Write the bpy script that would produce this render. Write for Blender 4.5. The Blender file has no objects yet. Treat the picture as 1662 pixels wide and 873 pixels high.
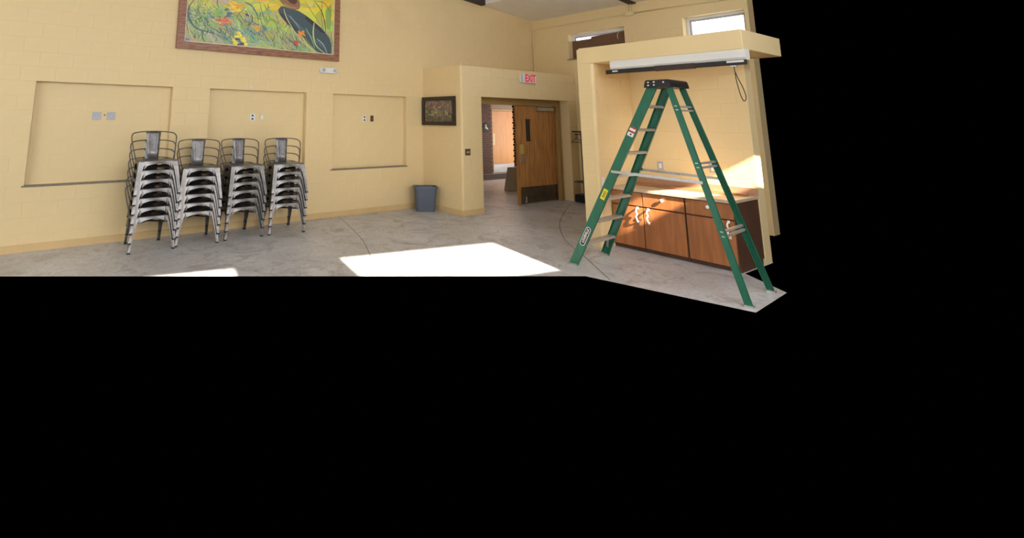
import bpy, bmesh, math, random
from mathutils import Vector, Matrix
random.seed(7)
PI = math.pi
S = bpy.context.scene
COL = S.collection

# ------------------------------------------------------------------ camera
cam_d = bpy.data.cameras.new('camera'); cam = bpy.data.objects.new('camera', cam_d); COL.objects.link(cam)
YAW, PITCH, ROLL, FPX, CX, CY = 0.590, 0.167, 0.011, 808.2, 600.0, 57.4
fw = Vector((math.sin(YAW)*math.cos(PITCH), math.cos(YAW)*math.cos(PITCH), math.sin(PITCH)))
r0 = Vector((math.cos(YAW), -math.sin(YAW), 0)); u0 = r0.cross(fw)
rt = r0*math.cos(ROLL)+u0*math.sin(ROLL); up = u0*math.cos(ROLL)-r0*math.sin(ROLL)
cam.matrix_world = Matrix(((rt.x, up.x, -fw.x, 0), (rt.y, up.y, -fw.y, 0), (rt.z, up.z, -fw.z, 1.789), (0, 0, 0, 1)))
cam_d.sensor_fit = 'HORIZONTAL'; cam_d.sensor_width = 36.0
cam_d.lens = FPX/1662*36.0
cam_d.shift_x = (831-CX)/1662; cam_d.shift_y = (CY-436.5)/1662
cam_d.clip_start = 0.05
S.camera = cam

# ------------------------------------------------------------------ world, sun, daylight, added fill, exposure
w = bpy.data.worlds.new('world'); S.world = w; w.use_nodes = True
w.node_tree.nodes['Background'].inputs[0].default_value = (0, 0, 0, 1)
S.view_settings.view_transform = 'Standard'; S.view_settings.look = 'None'
S.view_settings.gamma = 1.0; S.view_settings.use_curve_mapping = False
S.view_settings.exposure = 0.0
sd = bpy.data.lights.new('sun', 'SUN'); sun = bpy.data.objects.new('sun', sd); COL.objects.link(sun)
sd.energy = 42.0; sd.color = (1.0, 0.90, 0.74); sd.angle = math.radians(0.6)
sun.rotation_euler = Vector((0.25, 1.0, -0.645)).to_track_quat('-Z', 'Y').to_euler()
sun.location = (0, -6, 8)
def area(name, loc, direction, sx, sy, power, color):
    d = bpy.data.lights.new(name, 'AREA'); o = bpy.data.objects.new(name, d); COL.objects.link(o)
    d.shape = 'RECTANGLE'; d.size = sx; d.size_y = sy; d.energy = power; d.color = color
    o.location = loc; o.rotation_euler = Vector(direction).to_track_quat('-Z', 'Y').to_euler()
    return o
area('rear_fill', (2.2, -1.70, 2.6), (0.12, 1.0, -0.28), 7.0, 1.8, 270, (1.0, 0.98, 0.96))  # added soft fill for the chair wall; rear wall has no glazing here
for x_ in (-0.9, 2.78, 6.5):
    area('rear_clerestory_daylight', (x_, -1.40-.204*x_, 4.57), (0.1, 0.75, -0.65), 2.2, .8, 100, (0.82, 0.90, 1.0))
area('left_fill', (-3.6, 4.2, 2.0), (1.0, 0.12, 0.0), 5.0, 2.4, 160, (0.90, 0.95, 1.0))  # added fill brightening the room; the left wall is solid
area('clerestory_daylight', (10.60, 4.10, 3.62), (-1.0, 0.0, -0.15), 1.0, 0.4, 22, (0.80, 0.87, 1.0))
area('hall_fill', (12.2, 10.9, 2.44), (0.0, 0.0, -1.0), 1.2, .6, 20, (1.0, 0.90, 0.78))  # added to brighten the dark hall; no fitting on the ceiling
area('hall_daylight', (15.6, 10.4, 1.5), (-1.0, 0.05, -0.1), 2.2, 2.0, 60, (0.80, 0.90, 1.0))

# ------------------------------------------------------------------ materials
def nodes_of(name):
    m = bpy.data.materials.new(name); m.use_nodes = True
    nt = m.node_tree; b = nt.nodes['Principled BSDF']
    return m, nt, b
def srgb(r, g, b):
    f = lambda c: (c/255/12.92) if c/255 <= 0.04045 else ((c/255+0.055)/1.055)**2.4
    return (f(r), f(g), f(b), 1)
def mat(name, col, rough=0.5, metal=0.0, var=0.12, scale=6.0, bump=0.0, bscale=60.0, col2=None, stretch=None, spec=None, lo=0.35, hi=0.65):
    m, nt, b = nodes_of(name)
    tc = nt.nodes.new('ShaderNodeTexCoord'); mp = nt.nodes.new('ShaderNodeMapping')
    nt.links.new(tc.outputs['Object'], mp.inputs[0])
    if stretch: mp.inputs['Scale'].default_value = stretch
    n = nt.nodes.new('ShaderNodeTexNoise'); n.inputs['Scale'].default_value = scale; n.inputs['Detail'].default_value = 6
    nt.links.new(mp.outputs[0], n.inputs['Vector'])
    r = nt.nodes.new('ShaderNodeValToRGB')
    c2 = col2 or tuple(min(1, c*(1-var)) for c in col[:3])+(1,)
    r.color_ramp.elements[0].color = c2; r.color_ramp.elements[1].color = col
    r.color_ramp.elements[0].position = lo; r.color_ramp.elements[1].position = hi
    nt.links.new(n.outputs['Fac'], r.inputs['Fac']); nt.links.new(r.outputs['Color'], b.inputs['Base Color'])
    b.inputs['Roughness'].default_value = rough; b.inputs['Metallic'].default_value = metal
    if spec is not None: b.inputs['Specular IOR Level'].default_value = spec
    if bump:
        n2 = nt.nodes.new('ShaderNodeTexNoise'); n2.inputs['Scale'].default_value = bscale; n2.inputs['Detail'].default_value = 4
        nt.links.new(mp.outputs[0], n2.inputs['Vector'])
        bp = nt.nodes.new('ShaderNodeBump'); bp.inputs['Strength'].default_value = bump; bp.inputs['Distance'].default_value = 0.01
        nt.links.new(n2.outputs['Fac'], bp.inputs['Height']); nt.links.new(bp.outputs['Normal'], b.inputs['Normal'])
    return m
def emit(name, col, strength):
    m, nt, b = nodes_of(name)
    b.inputs['Base Color'].default_value = col; b.inputs['Emission Color'].default_value = col
    b.inputs['Emission Strength'].default_value = strength
    return m
M = {}
M['wall'] = mat('cream_block_paint', srgb(228, 204, 155), 0.55, var=0.05, scale=2.0, bump=0.12, bscale=90)
M['base'] = mat('tan_base_paint', srgb(213, 182, 130), 0.5, var=0.08, scale=4)
M['sill'] = mat('grey_stone_sill', srgb(140, 128, 112), 0.7, var=0.3, scale=20)
M['ceiling'] = mat('white_ceiling', srgb(240, 236, 230), 0.8, var=0.05, scale=3)
M['beam'] = mat('dark_beam', srgb(58, 44, 40), 0.6, var=0.3, scale=10)
M['outer'] = mat('plain_wall_paint', srgb(222, 200, 150), 0.7, var=0.05, scale=2)
M['joint'] = mat('floor_joint', srgb(62, 58, 54), 0.8, var=0.3, scale=9)
M['white'] = mat('white_plastic', srgb(225, 224, 220), 0.45, var=0.05)
M['almond'] = mat('almond_plastic', srgb(216, 204, 172), 0.45, var=0.05)
M['greyplate'] = mat('grey_plate', srgb(176, 178, 186), 0.4, var=0.1)
M['brownplate'] = mat('brown_plate', srgb(96, 68, 50), 0.45, var=0.15)
M['black'] = mat('black_plastic', srgb(28, 27, 29), 0.45, var=0.3, scale=12)
M['metal'] = mat('brushed_aluminium', srgb(196, 196, 194), 0.32, 0.9, var=0.12, scale=30)
M['step'] = mat('aluminium_step', srgb(206, 196, 184), 0.45, 0.55, var=0.1, scale=30)
M['green'] = mat('green_fibreglass', srgb(20, 100, 75), 0.42, var=0.2, scale=18, stretch=(1, 1, 0.2))
M['gun'] = mat('gunmetal_steel', srgb(126, 124, 124), 0.33, 0.75, var=0.3, scale=9, col2=srgb(96, 91, 88))
M['rubber'] = mat('dark_rubber', srgb(40, 38, 38), 0.7, var=0.2)
M['oakframe'] = mat('oak_frame', srgb(162, 114, 88), 0.45, var=0.3, scale=7, stretch=(1, 8, 8), col2=srgb(118, 76, 56))
M['doorwood'] = mat('door_veneer', srgb(198, 144, 88), 0.4, var=0.16, scale=5, stretch=(6, 6, 0.5), col2=srgb(160, 108, 58))
M['frame'] = mat('tan_door_frame', srgb(170, 138, 84), 0.45, var=0.1)
M['cabwood'] = mat('cabinet_veneer', srgb(170, 106, 58), 0.38, var=0.15, scale=4, stretch=(5, 5, 0.5), col2=srgb(148, 90, 48))
M['cabdark'] = mat('cabinet_gap', srgb(84, 54, 38), 0.6, var=0.2)
M['counter'] = mat('laminate_counter', srgb(200, 176, 150), 0.3, var=0.1, scale=14)
M['splash'] = mat('laminate_splash', srgb(176, 134, 104), 0.4, var=0.12, scale=14)
M['board'] = mat('wood_board', srgb(168, 112, 74), 0.5, var=0.25, scale=8, stretch=(6, .5, 6))
M['bin'] = mat('blue_grey_plastic', srgb(82, 90, 106), 0.45, var=0.08)
M['screen'] = mat('screen_case', srgb(222, 220, 216), 0.4, var=0.04)
M['brown'] = mat('brown_panel', srgb(112, 80, 58), 0.6, var=0.15)
M['pane'] = emit('daylit_pane', (0.95, 0.97, 1.0, 1), 2.2)
M['exitred'] = emit('exit_red', (0.85, 0.01, 0.05, 1), 0.25)
M['brick'] = mat('dark_brown_brick', srgb(92, 62, 54), 0.75, var=0.35, scale=5, bump=0.3, bscale=40)
M['mortar'] = mat('pale_mortar', srgb(150, 138, 124), 0.85, var=0.1)
M['carpet'] = mat('dark_mat', srgb(72, 68, 66), 0.95, var=0.2, scale=30)
M['grey'] = mat('grey_stone_box', srgb(182, 176, 162), 0.7, var=0.12)
M['yellow'] = mat('yellow_sticker', srgb(226, 208, 40), 0.5, var=0.05)
M['red'] = mat('red_print', srgb(176, 42, 44), 0.5, var=0.05)
M['darkframe'] = mat('dark_wood_frame', srgb(48, 36, 32), 0.35, var=0.3, scale=12)
M['ceramic'] = mat('white_ceramic', srgb(240, 232, 220), 0.25, var=0.05)
M['glass'] = mat('dark_wired_glass', srgb(62, 50, 40), 0.12, var=0.3, scale=20)
M['hallwood'] = mat('hall_panel_wood', srgb(206, 150, 92), 0.45, var=0.14, scale=4, stretch=(4, 4, .5))

def concrete():
    m, nt, b = nodes_of('polished_concrete')
    tc = nt.nodes.new('ShaderNodeTexCoord')
    def noise(scale, detail=8, rough=0.6, dist=0.0):
        n = nt.nodes.new('ShaderNodeTexNoise'); n.inputs['Scale'].default_value = scale
        n.inputs['Detail'].default_value = detail; n.inputs['Roughness'].default_value = rough; n.inputs['Distortion'].default_value = dist
        nt.links.new(tc.outputs['Object'], n.inputs['Vector']); return n
    def ramp(src, p0, c0, p1, c1):
        r = nt.nodes.new('ShaderNodeValToRGB'); r.color_ramp.elements[0].position = p0; r.color_ramp.elements[0].color = c0
        r.color_ramp.elements[1].position = p1; r.color_ramp.elements[1].color = c1
        nt.links.new(src, r.inputs['Fac']); return r
    def mix(fac, a, c, mode='MULTIPLY'):
        x = nt.nodes.new('ShaderNodeMix'); x.data_type = 'RGBA'; x.blend_type = mode
        if isinstance(fac, float): x.inputs[0].default_value = fac
        else: nt.links.new(fac, x.inputs[0])
        nt.links.new(a, x.inputs[6]); nt.links.new(c, x.inputs[7]); return x
    base = ramp(noise(1.1, 5).outputs['Fac'], .3, srgb(184, 183, 186), .7, srgb(210, 211, 216))
    fine = ramp(noise(22, 8, .7).outputs['Fac'], .32, (.72, .70, .68, 1), .62, (1, 1, 1, 1))
    a = mix(1.0, base.outputs[0], fine.outputs[0])
    stain = ramp(noise(2.3, 10, .72, 1.5).outputs['Fac'], .50, (1, 1, 1, 1), .68, (.50, .46, .43, 1))
    a2 = mix(0.9, a.outputs[2], stain.outputs[0])
    v = nt.nodes.new('ShaderNodeTexNoise'); v.inputs['Scale'].default_value = 7; v.inputs['Detail'].default_value = 12
    v.inputs['Roughness'].default_value = .8; v.inputs['Distortion'].default_value = 3.0
    mp = nt.nodes.new('ShaderNodeMapping'); mp.inputs['Scale'].default_value = (1, .35, 1); mp.inputs['Rotation'].default_value = (0, 0, .6)
    nt.links.new(tc.outputs['Object'], mp.inputs[0]); nt.links.new(mp.outputs[0], v.inputs['Vector'])
    scuff = ramp(v.outputs['Fac'], .60, (1, 1, 1, 1), .66, (.5, .48, .46, 1))
    a3 = mix(0.75, a2.outputs[2], scuff.outputs[0])
    nt.links.new(a3.outputs[2], b.inputs['Base Color'])
    rr = ramp(noise(5).outputs['Fac'], .3, (.32, .32, .32, 1), .7, (.5, .5, .5, 1))
    nt.links.new(rr.outputs[0], b.inputs['Roughness'])
    return m
M['floor'] = concrete()

def vcol(name, rough=0.5):
    m, nt, b = nodes_of(name)
    a = nt.nodes.new('ShaderNodeVertexColor'); a.layer_name = 'Col'
    nt.links.new(a.outputs['Color'], b.inputs['Base Color']); b.inputs['Roughness'].default_value = rough
    return m
M['paint'] = vcol('oil_paint', 0.5)

# ------------------------------------------------------------------ builders
def link(name, me, m, parent=None, smooth=False):
    o = bpy.data.objects.new(name, me); COL.objects.link(o)
    if m is not None and not me.materials: me.materials.append(M[m] if isinstance(m, str) else m)
    if parent: o.parent = parent
    if smooth:
        for p in me.polygons: p.use_smooth = True
    return o
def obj(name, bm, m, parent=None, smooth=False):
    me = bpy.data.meshes.new(name)
    bmesh.ops.recalc_face_normals(bm, faces=bm.faces[:])
    bm.to_mesh(me); bm.free()
    return link(name, me, m, parent, smooth)
def tag(o, label, cat, group=None, kind=None):
    o['label'] = label; o['category'] = cat
    if group: o['group'] = group
    if kind: o['kind'] = kind
    return o
def struct(o, label, cat):
    return tag(o, label, cat, kind='structure')
def thing(name, label, cat, loc=(0, 0, 0), rz=0.0, group=None):
    o = bpy.data.objects.new(name, None); COL.objects.link(o); o.empty_display_size = 0.1
    o.location = loc; o.rotation_euler = (0, 0, rz)
    return tag(o, label, cat, group)
def box(bm, x0, x1, y0, y1, z0, z1, bev=0.0):
    vs = [bm.verts.new(p) for p in [(x0,y0,z0),(x1,y0,z0),(x1,y1,z0),(x0,y1,z0),(x0,y0,z1),(x1,y0,z1),(x1,y1,z1),(x0,y1,z1)]]
    fs = [bm.faces.new([vs[i] for i in f]) for f in ((0,3,2,1),(4,5,6,7),(0,1,5,4),(1,2,6,5),(2,3,7,6),(3,0,4,7))]
    if bev:
        es = list({e for f in fs for e in f.edges})
        bmesh.ops.bevel(bm, geom=es, offset=bev, segments=2, affect='EDGES', profile=0.6)
    return bm
def B(*a, **k): return box(bmesh.new(), *a, **k)
def prism(bm, pts, d):
    """closed polygon pts (3D) swept by vector d"""
    d = Vector(d); a = [bm.verts.new(p) for p in pts]; b = [bm.verts.new(Vector(p)+d) for p in pts]
    bm.faces.new(a); bm.faces.new(b[::-1]); n = len(pts)
    for i in range(n): bm.faces.new((a[i], b[i], b[(i+1) % n], a[(i+1) % n]))
    return bm
def loft(bm, rings, cap=True):
    rs = [[bm.verts.new(p) for p in r] for r in rings]
    for a, b in zip(rs, rs[1:]):
        n = len(a)
        for i in range(n): bm.faces.new((a[i], a[(i+1) % n], b[(i+1) % n], b[i]))
    if cap: bm.faces.new(rs[0][::-1]); bm.faces.new(rs[-1])
    return bm
def tube(bm, path, r, n=8):
    path = [Vector(p) for p in path]; rings = []; prev = None
    for i, p in enumerate(path):
        t = (path[min(i+1, len(path)-1)]-path[max(i-1, 0)]).normalized()
        if prev is None:
            ref = Vector((0, 0, 1)) if abs(t.z) < .9 else Vector((1, 0, 0))
            a = t.cross(ref).normalized()
        else: a = (prev-t*prev.dot(t)).normalized()
        prev = a; b = t.cross(a)
        rings.append([p+(a*math.cos(2*PI*k/n)+b*math.sin(2*PI*k/n))*r for k in range(n)])
    return loft(bm, rings)
def smooth_path(pts, k=6):
    pts = [Vector(p) for p in pts]; out = []
    for i in range(len(pts)-1):
        p0 = pts[max(i-1, 0)]; p1 = pts[i]; p2 = pts[i+1]; p3 = pts[min(i+2, len(pts)-1)]
        for j in range(k):
            t = j/k
            out.append(0.5*((2*p1)+(p2-p0)*t+(2*p0-5*p1+4*p2-p3)*t*t+(3*p1-p0-3*p2+p3)*t**3))
    return out+[pts[-1]]
def beam_between(bm, a, b, wdir, w, h):
    """rectangular bar a->b, width w along wdir, h along the remaining axis"""
    a = Vector(a); b = Vector(b); t = (b-a).normalized(); wd = Vector(wdir); wd = (wd-t*wd.dot(t)).normalized(); hd = t.cross(wd)
    ring = lambda p: [p+wd*sx*w/2+hd*sy*h/2 for sx, sy in ((-1,-1),(1,-1),(1,1),(-1,1))]
    return loft(bm, [ring(a), ring(b)])
def text_mesh(body, size, extr=0.001, offset=0.0):
    cu = bpy.data.curves.new('lettering', 'FONT'); cu.body = body; cu.size = size; cu.extrude = extr; cu.offset = offset
    cu.align_x = 'CENTER'; cu.align_y = 'CENTER'
    t = bpy.data.objects.new('lettering', cu); COL.objects.link(t)
    bpy.context.view_layer.update()
    me = bpy.data.meshes.new_from_object(t.evaluated_get(bpy.context.evaluated_depsgraph_get()))
    bpy.data.objects.remove(t); bpy.data.curves.remove(cu); me.materials.clear()
    return me

# concrete block courses: every block a part, sharing meshes; joints recessed
COURSE, OFF, BL = 0.2032, 0.03, 0.4064
_bmesh_cache = {}
def block_mesh(L, H, proud):
    key = (round(L, 3), round(H, 3), proud)
    if key not in _bmesh_cache:
        bm = bmesh.new(); g = 0.0014; c = 0.0036
        back = [bm.verts.new(p) for p in [(g,0,g),(L-g,0,g),(L-g,0,H-g),(g,0,H-g)]]
        fr = [bm.verts.new(p) for p in [(c,-proud,c),(L-c,-proud,c),(L-c,-proud,H-c),(c,-proud,H-c)]]
        bm.faces.new(fr)
        for i in range(4): bm.faces.new((back[i], back[(i+1) % 4], fr[(i+1) % 4], fr[i]))
        me = bpy.data.meshes.new('block'); bmesh.ops.recalc_face_normals(bm, faces=bm.faces[:])
        bm.to_mesh(me); bm.free(); me.materials.append(M['wall']); _bmesh_cache[key] = me
    return _bmesh_cache[key]
def courses(parent, origin, rz, length, z0, z1, holes=(), proud=0.0026, phase=0.0, limit=300, keep=None):
    """blocks on a vertical face: local x runs along the face, local -y is out of it"""
    Rm = Matrix.Rotation(rz, 4, 'Z'); o0 = Vector(origin); made = []
    k = math.floor((z0-OFF)/COURSE)
    while True:
        a = max(z0, OFF+k*COURSE); b = min(z1, OFF+(k+1)*COURSE)
        if a >= z1-0.01: break
        if b-a > 0.03:
            x = -BL+(phase+(BL/2 if k % 2 else 0)) % BL
            while x < length:
                xa, xb = max(0, x), min(length, x+BL); segs = [(xa, xb)]
                for (h0, h1, hz0, hz1) in holes:
                    if b <= hz0+0.02 or a >= hz1-0.02: continue
                    ns = []
                    for p, q in segs:
                        if h1 <= p or h0 >= q: ns.append((p, q)); continue
                        if h0 > p: ns.append((p, h0))
                        if h1 < q: ns.append((h1, q))
                    segs = ns
                for p, q in segs:
                    if q-p > 0.02 and (keep is None or keep(p, q, a, b)): made.append((p, q, a, b))
                x += BL
        k += 1
    for i, (p, q, a, b) in enumerate(made):
        if i >= limit: break
        o = bpy.data.objects.new('block', block_mesh(q-p, b-a, proud)); COL.objects.link(o); o.parent = parent
        o.location = o0+Rm @ Vector((p, 0, 0))+Vector((0, 0, a)); o.rotation_euler = (0, 0, rz)
    if len(made) > limit:
        bm = bmesh.new()
        for (p, q, a, b) in made[limit:]:
            bm2 = bmesh.new(); bm2.from_mesh(block_mesh(q-p, b-a, proud))
            mw = Matrix.Translation(o0+Rm @ Vector((p, 0, 0))+Vector((0, 0, a))) @ Rm
            bmesh.ops.transform(bm2, matrix=mw, verts=bm2.verts[:]); t = bpy.data.meshes.new('t'); bm2.to_mesh(t); bm2.free(); bm.from_mesh(t)
            bpy.data.meshes.remove(t)
        o = obj('block_courses', bm, 'wall', parent); o['kind'] = 'stuff'

# ------------------------------------------------------------------ main dimensions (metres)
D, W, XV, YV = 8.357, 10.747, 6.995, 7.184
ZT, ZB, ZV = OFF+11*COURSE, OFF+4*COURSE, OFF+14*COURSE
PX, QX, YP, YP2 = 7.027, 8.052, 4.389, 4.64
rake = lambda x: 4.376+0.1015*(W-x)

# ------------------------------------------------------------------ floor
bm = bmesh.new()
pts = [(-1.5,8.5),(-1.5,8.14),(5.60,3.755),(5.97,2.20),(6.94,2.25),(7.36,2.78),(8.25,2.78),(8.25,4.6),(10.9,4.6),(10.9,7.3),(16.2,7.3),(16.2,12.5),(7.0,12.5),(7.0,8.5)]
bmesh.ops.triangulate(bm, faces=[bm.faces.new([bm.verts.new((x, y, 0)) for x, y in pts])])
floor = struct(obj('floor', bm, 'floor'), 'worn grey polished concrete floor with curved saw cuts', 'floor')
def joint(path, wd=0.007):
    path = smooth_path([(x, y, 0.0) for x, y in path], 8); bm = bmesh.new(); rings = []
    for i, p in enumerate(path):
        t = (path[min(i+1, len(path)-1)]-path[max(i-1, 0)]).normalized(); s = Vector((-t.y, t.x, 0))*wd/2
        rings.append([p+s+Vector((0,0,-.002)), p-s+Vector((0,0,-.002)), p-s+Vector((0,0,.0008)), p+s+Vector((0,0,.0008))])
    return obj('control_joint', loft(bm, rings), 'joint', floor)
joint([(4.93,8.33),(4.70,7.61),(4.39,6.75),(4.08,6.08),(3.73,5.43),(3.52,5.08)])
joint([(9.6,6.75),(8.99,6.42),(8.12,5.89),(7.58,5.50),(7.08,5.08),(6.69,4.66),(6.36,4.25),(5.90,3.73),(5.72,3.52)], .009)
joint([(4.98,8.1),(5.85,7.11),(6.8,6.35),(7.67,5.675)], .003)

# ------------------------------------------------------------------ back wall (chairs) with three blind recesses
REC = [(0.019, 1.838), (2.424, 4.204), (4.771, 6.545)]
RD = 0.10
bm = bmesh.new()
XH = XV+.2
box(bm, -4.0, XH, D, D+.09, -.1, ZB); box(bm, -4.0, XH, D, D+.09, ZT, 6.2); box(bm, XH, W+.2, D, D+.09, 2.46, 6.2)
xs = [-4.0]+[v for r in REC for v in r]+[XH]
for i in range(0, len(xs), 2): box(bm, xs[i], xs[i+1], D, D+.09, ZB, ZT)
wall_back = struct(obj('wall_back', bm, 'wall'), 'cream painted concrete block wall behind the stacked chairs', 'wall')
HB = [(a, b, ZB, ZT) for a, b in REC]
def keepA(p, q, a, b):
    x0, x1 = p-0.5, q-0.5
    if x0 > XV-0.02 and b < ZV: return False
    if a > rake((x0+x1)/2)+.15: return False
    return a < 3.66+0.13*max(0, x1) and not (x0 > 1.9 and x1 < 4.8 and a > 2.95)
courses(wall_back, (-0.5, D, 0), 0, W+0.5, 0.03, 5.2, [(a+.5, b+.5, z0, z1) for a, b, z0, z1 in HB], phase=0.12, keep=keepA, proud=.0026)
for n, (a, b) in enumerate(REC):
    bm = bmesh.new(); box(bm, a-.12, b+.12, D+RD, D+RD+.1, ZB-.1, ZT+.1)
    wi = struct(obj('wall_infill_%d' % (n+1), bm, 'wall'), ['cream blocked-up recess behind the seven-chair stack', 'cream blocked-up recess behind the chair stacks in the middle', 'cream blocked-up recess beside the wastebasket corner'][n], 'wall')
    courses(wi, (a, D+RD, 0), 0, b-a, ZB, ZT, proud=0.0016, phase=.05)
    bm = bmesh.new(); box(bm, a-.03, b+.02, D-.012, D+RD, ZB-.008, ZB+.014, .003)
    obj('sill', bm, 'sill', wi)
def baseboard(name, label, bm): return struct(obj(name, bm, 'base'), label, 'baseboard')
baseboard('baseboard_back', 'tan painted base strip along the chair wall', B(-1.5, XV, D-.014, D, 0.0, .103, .003))

# ------------------------------------------------------------------ entry box with the double-door opening
O1, O2 = 7.549, 10.45
bm = bmesh.new(); box(bm, XV, XV+.2, YV+.03, D, 0, ZV)
we = struct(obj('wall_entry_side', bm, 'wall'), 'cream block side wall of the entry box beside the wastebasket', 'wall')
courses(we, (XV, D, 0), -PI/2, D-YV-.03, .03, ZV, phase=.1)
bm = bmesh.new()
box(bm, XV+.03, O1, YV, YV+.30, 0, ZV); box(bm, O2, W, YV, YV+.30, 0, ZV); box(bm, O1, O2, YV, YV+.30, ZT, ZV)
wf = struct(obj('wall_entry_front', bm, 'wall'), 'cream block wall of the entry box around the doorway', 'wall')
courses(wf, (XV+.03, YV, 0), 0, W-XV-.03, .03, ZV, [(O1-XV-.03, O2-XV-.03, 0, ZT)], phase=.2)
def corner_round(parent, cx, cy, r, a0, z0, z1):
    bm = bmesh.new(); n = 8
    ring = [(cx, cy)]+[(cx+r*math.cos(a0+PI/2*i/n), cy+r*math.sin(a0+PI/2*i/n)) for i in range(n+1)]
    loft(bm, [[(x, y, z) for x, y in ring] for z in (z0, z1)])
    return obj('bullnose_corner', bm, 'wall', parent, False)
corner_round(wf, XV+.03, YV+.03, .033, PI, .03, ZV)
obj('roof_slab', B(XV+.02, W, YV+.02, D, ZV-.1, ZV-.002), 'wall', wf)
baseboard('baseboard_entry', 'tan painted base strip around the entry box corner',
          box(box(B(XV-.013, XV, YV, D, 0, .103, .003), XV-.013, O1, YV-.014, YV, 0, .103, .003), O2, W, YV-.014, YV, 0, .103, .003))

# door frame and closed leaf
YD = 7.478
dr = thing('door_1', 'tan wooden door leaf with narrow window and metal kick plate', 'door', (0, 0, 0)); dr['kind'] = 'structure'
bm = bmesh.new(); box(bm, 10.315, O2-.002, YD-.06, YD+.10, 0, 2.134, .006); obj('frame_jamb', bm, 'frame', dr)
obj('frame_jamb', B(O1+.002, O1+.09, YD-.06, YD+.10, 0, 2.134, .006), 'frame', dr)
obj('frame_head', B(O1+.002, O2-.002, YD-.06, YD+.10, 2.135, ZT-.003, .006), 'frame', dr)
obj('frame_stop', B(10.285, 10.318, YD-.10, YD-.055, 0, 2.14, .004), 'frame', dr)
bm = bmesh.new()
LX0, LX1, VX0, VX1, VZ0, VZ1 = 8.945, 10.305, 9.236, 9.417, 1.341, 1.833
for a in ((LX0, VX0, .012, 2.128), (VX1, LX1, .012, 2.128), (VX0, VX1, .012, VZ0), (VX0, VX1, VZ1, 2.128)): box(bm, a[0], a[1], YD, YD+.045, a[2], a[3])
leaf = obj('door_leaf', bm, 'doorwood', dr)
bm = bmesh.new()
for a in ((VX0-.02, VX0, VZ0-.02, VZ1+.02), (VX1, VX1+.02, VZ0-.02, VZ1+.02), (VX0, VX1, VZ0-.02, VZ0), (VX0, VX1, VZ1, VZ1+.02)): box(bm, a[0], a[1], YD-.010, YD, a[2], a[3])
obj('vision_frame', bm, 'doorwood', leaf)
obj('vision_pane', B(VX0, VX1, YD+.016, YD+.026, VZ0, VZ1), 'glass', leaf)
obj('push_plate', B(9.017, 9.155, YD-.006, YD, 1.064, 1.281, .002), mat('brass_plate', srgb(206, 186, 112), .35, .3, var=.1), leaf)
obj('lever_plate', B(9.044, 9.165, YD-.012, YD, .878, 1.045, .003), 'metal', leaf)
obj('kick_plate', B(9.014, LX1-.02, YD-.004, YD, .02, .363), mat('steel_kick_plate', srgb(120, 108, 96), .3, .8, var=.2, scale=8), leaf)
bm = bmesh.new(); box(bm, 9.125, 9.165, YD-.03, YD-.004, .04, .07, .005); tube(bm, [(9.145, YD-.03, .055), (9.145, YD-.035, .16)], .012); obj('door_stop', bm, 'metal', leaf)
cl = obj('door_closer', B(9.62, 10.20, YD-.07, YD, 2.02, 2.10, .008), 'metal', leaf)
bm = bmesh.new(); beam_between(bm, (9.60, YD-.05, 2.125), (10.1, YD-.09, 2.13), (0, 1, 0), .03, .014); obj('closer_arm', bm, 'metal', leaf)

# ------------------------------------------------------------------ right wall with clerestory windows
WZ0, WZ1 = OFF+16*COURSE, OFF+19*COURSE
Y1A, Y1B, Y2A, Y2B, YE = 5.895, 7.30, 3.62, 4.69, 3.56
bm = bmesh.new()
for a in ((YE, D, -.1, WZ0), (YE, D, WZ1, 5.0), (YE, Y2A, WZ0, WZ1), (Y2B, Y1A, WZ0, WZ1), (Y1B, D, WZ0, WZ1)): box(bm, W, W+.25, a[0], a[1], a[2], a[3])
wr = struct(obj('wall_right', bm, 'wall'), 'cream block wall with high windows above the cabinet alcove', 'wall')
courses(wr, (W, D, 0), -PI/2, D-YE, .03, 4.45, [(D-Y1B, D-Y1A, WZ0, WZ1), (D-Y2B, D-Y2A, WZ0, WZ1)], phase=.0,
        keep=lambda p, q, a, b: not (D-p > YV+.32 and b < ZV-.1) and not (D-p < YP and b < 2.9))
def window(name, label, ya, yb, glass_z0):
    t = thing(name, label, 'window'); t['kind'] = 'structure'; xg = W+.19
    bm = bmesh.new()
    for a in ((ya, ya+.05, WZ0, WZ1), (yb-.05, yb, WZ0, WZ1), (ya+.05, yb-.05, WZ0, WZ0+.05), (ya+.05, yb-.05, WZ1-.05, WZ1)):
        box(bm, xg-.03, xg+.05, a[0], a[1], a[2], a[3], .004)
    obj('window_frame', bm, 'white', t)
    bm = bmesh.new()
    for a in ((ya+.05, ya+.085, WZ0+.05, WZ1-.05), (yb-.085, yb-.05, WZ0+.05, WZ1-.05), (ya+.085, yb-.085, WZ0+.05, WZ0+.085), (ya+.085, yb-.085, WZ1-.085, WZ1-.05)):
        box(bm, xg, xg+.04, a[0], a[1], a[2], a[3], .003)
    obj('sash', bm, 'greyplate', t)
    obj('pane', B(xg+.02, xg+.03, ya+.08, yb-.08, glass_z0, WZ1-.08), 'pane', t)
    obj('window_sill', B(W-.03, xg-.03, ya-.02, yb+.04, WZ0-.02, WZ0+.004, .003), 'sill', t)
    return t
window('window_1', 'high window half covered by a brown board', Y1A, Y1B, WZ0+.08)
window('window_2', 'bright high window with white frame above the cabinet soffit', Y2A, Y2B, WZ0+.08)
bm = bmesh.new()
prism(bm, [(W+.13, y_, z_) for y_, z_ in ((Y1A+.01, WZ0+.006), (Y1B-.02, WZ0+.006), (Y1B-.02, 3.735), (6.78, 3.74), (6.78, 3.785), (Y1A+.01, 3.815))], (.018, 0, 0))
bd = tag(obj('cover_board', bm, 'brown'), 'brown board propped in the high window covering most of the glass', 'board')
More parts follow.
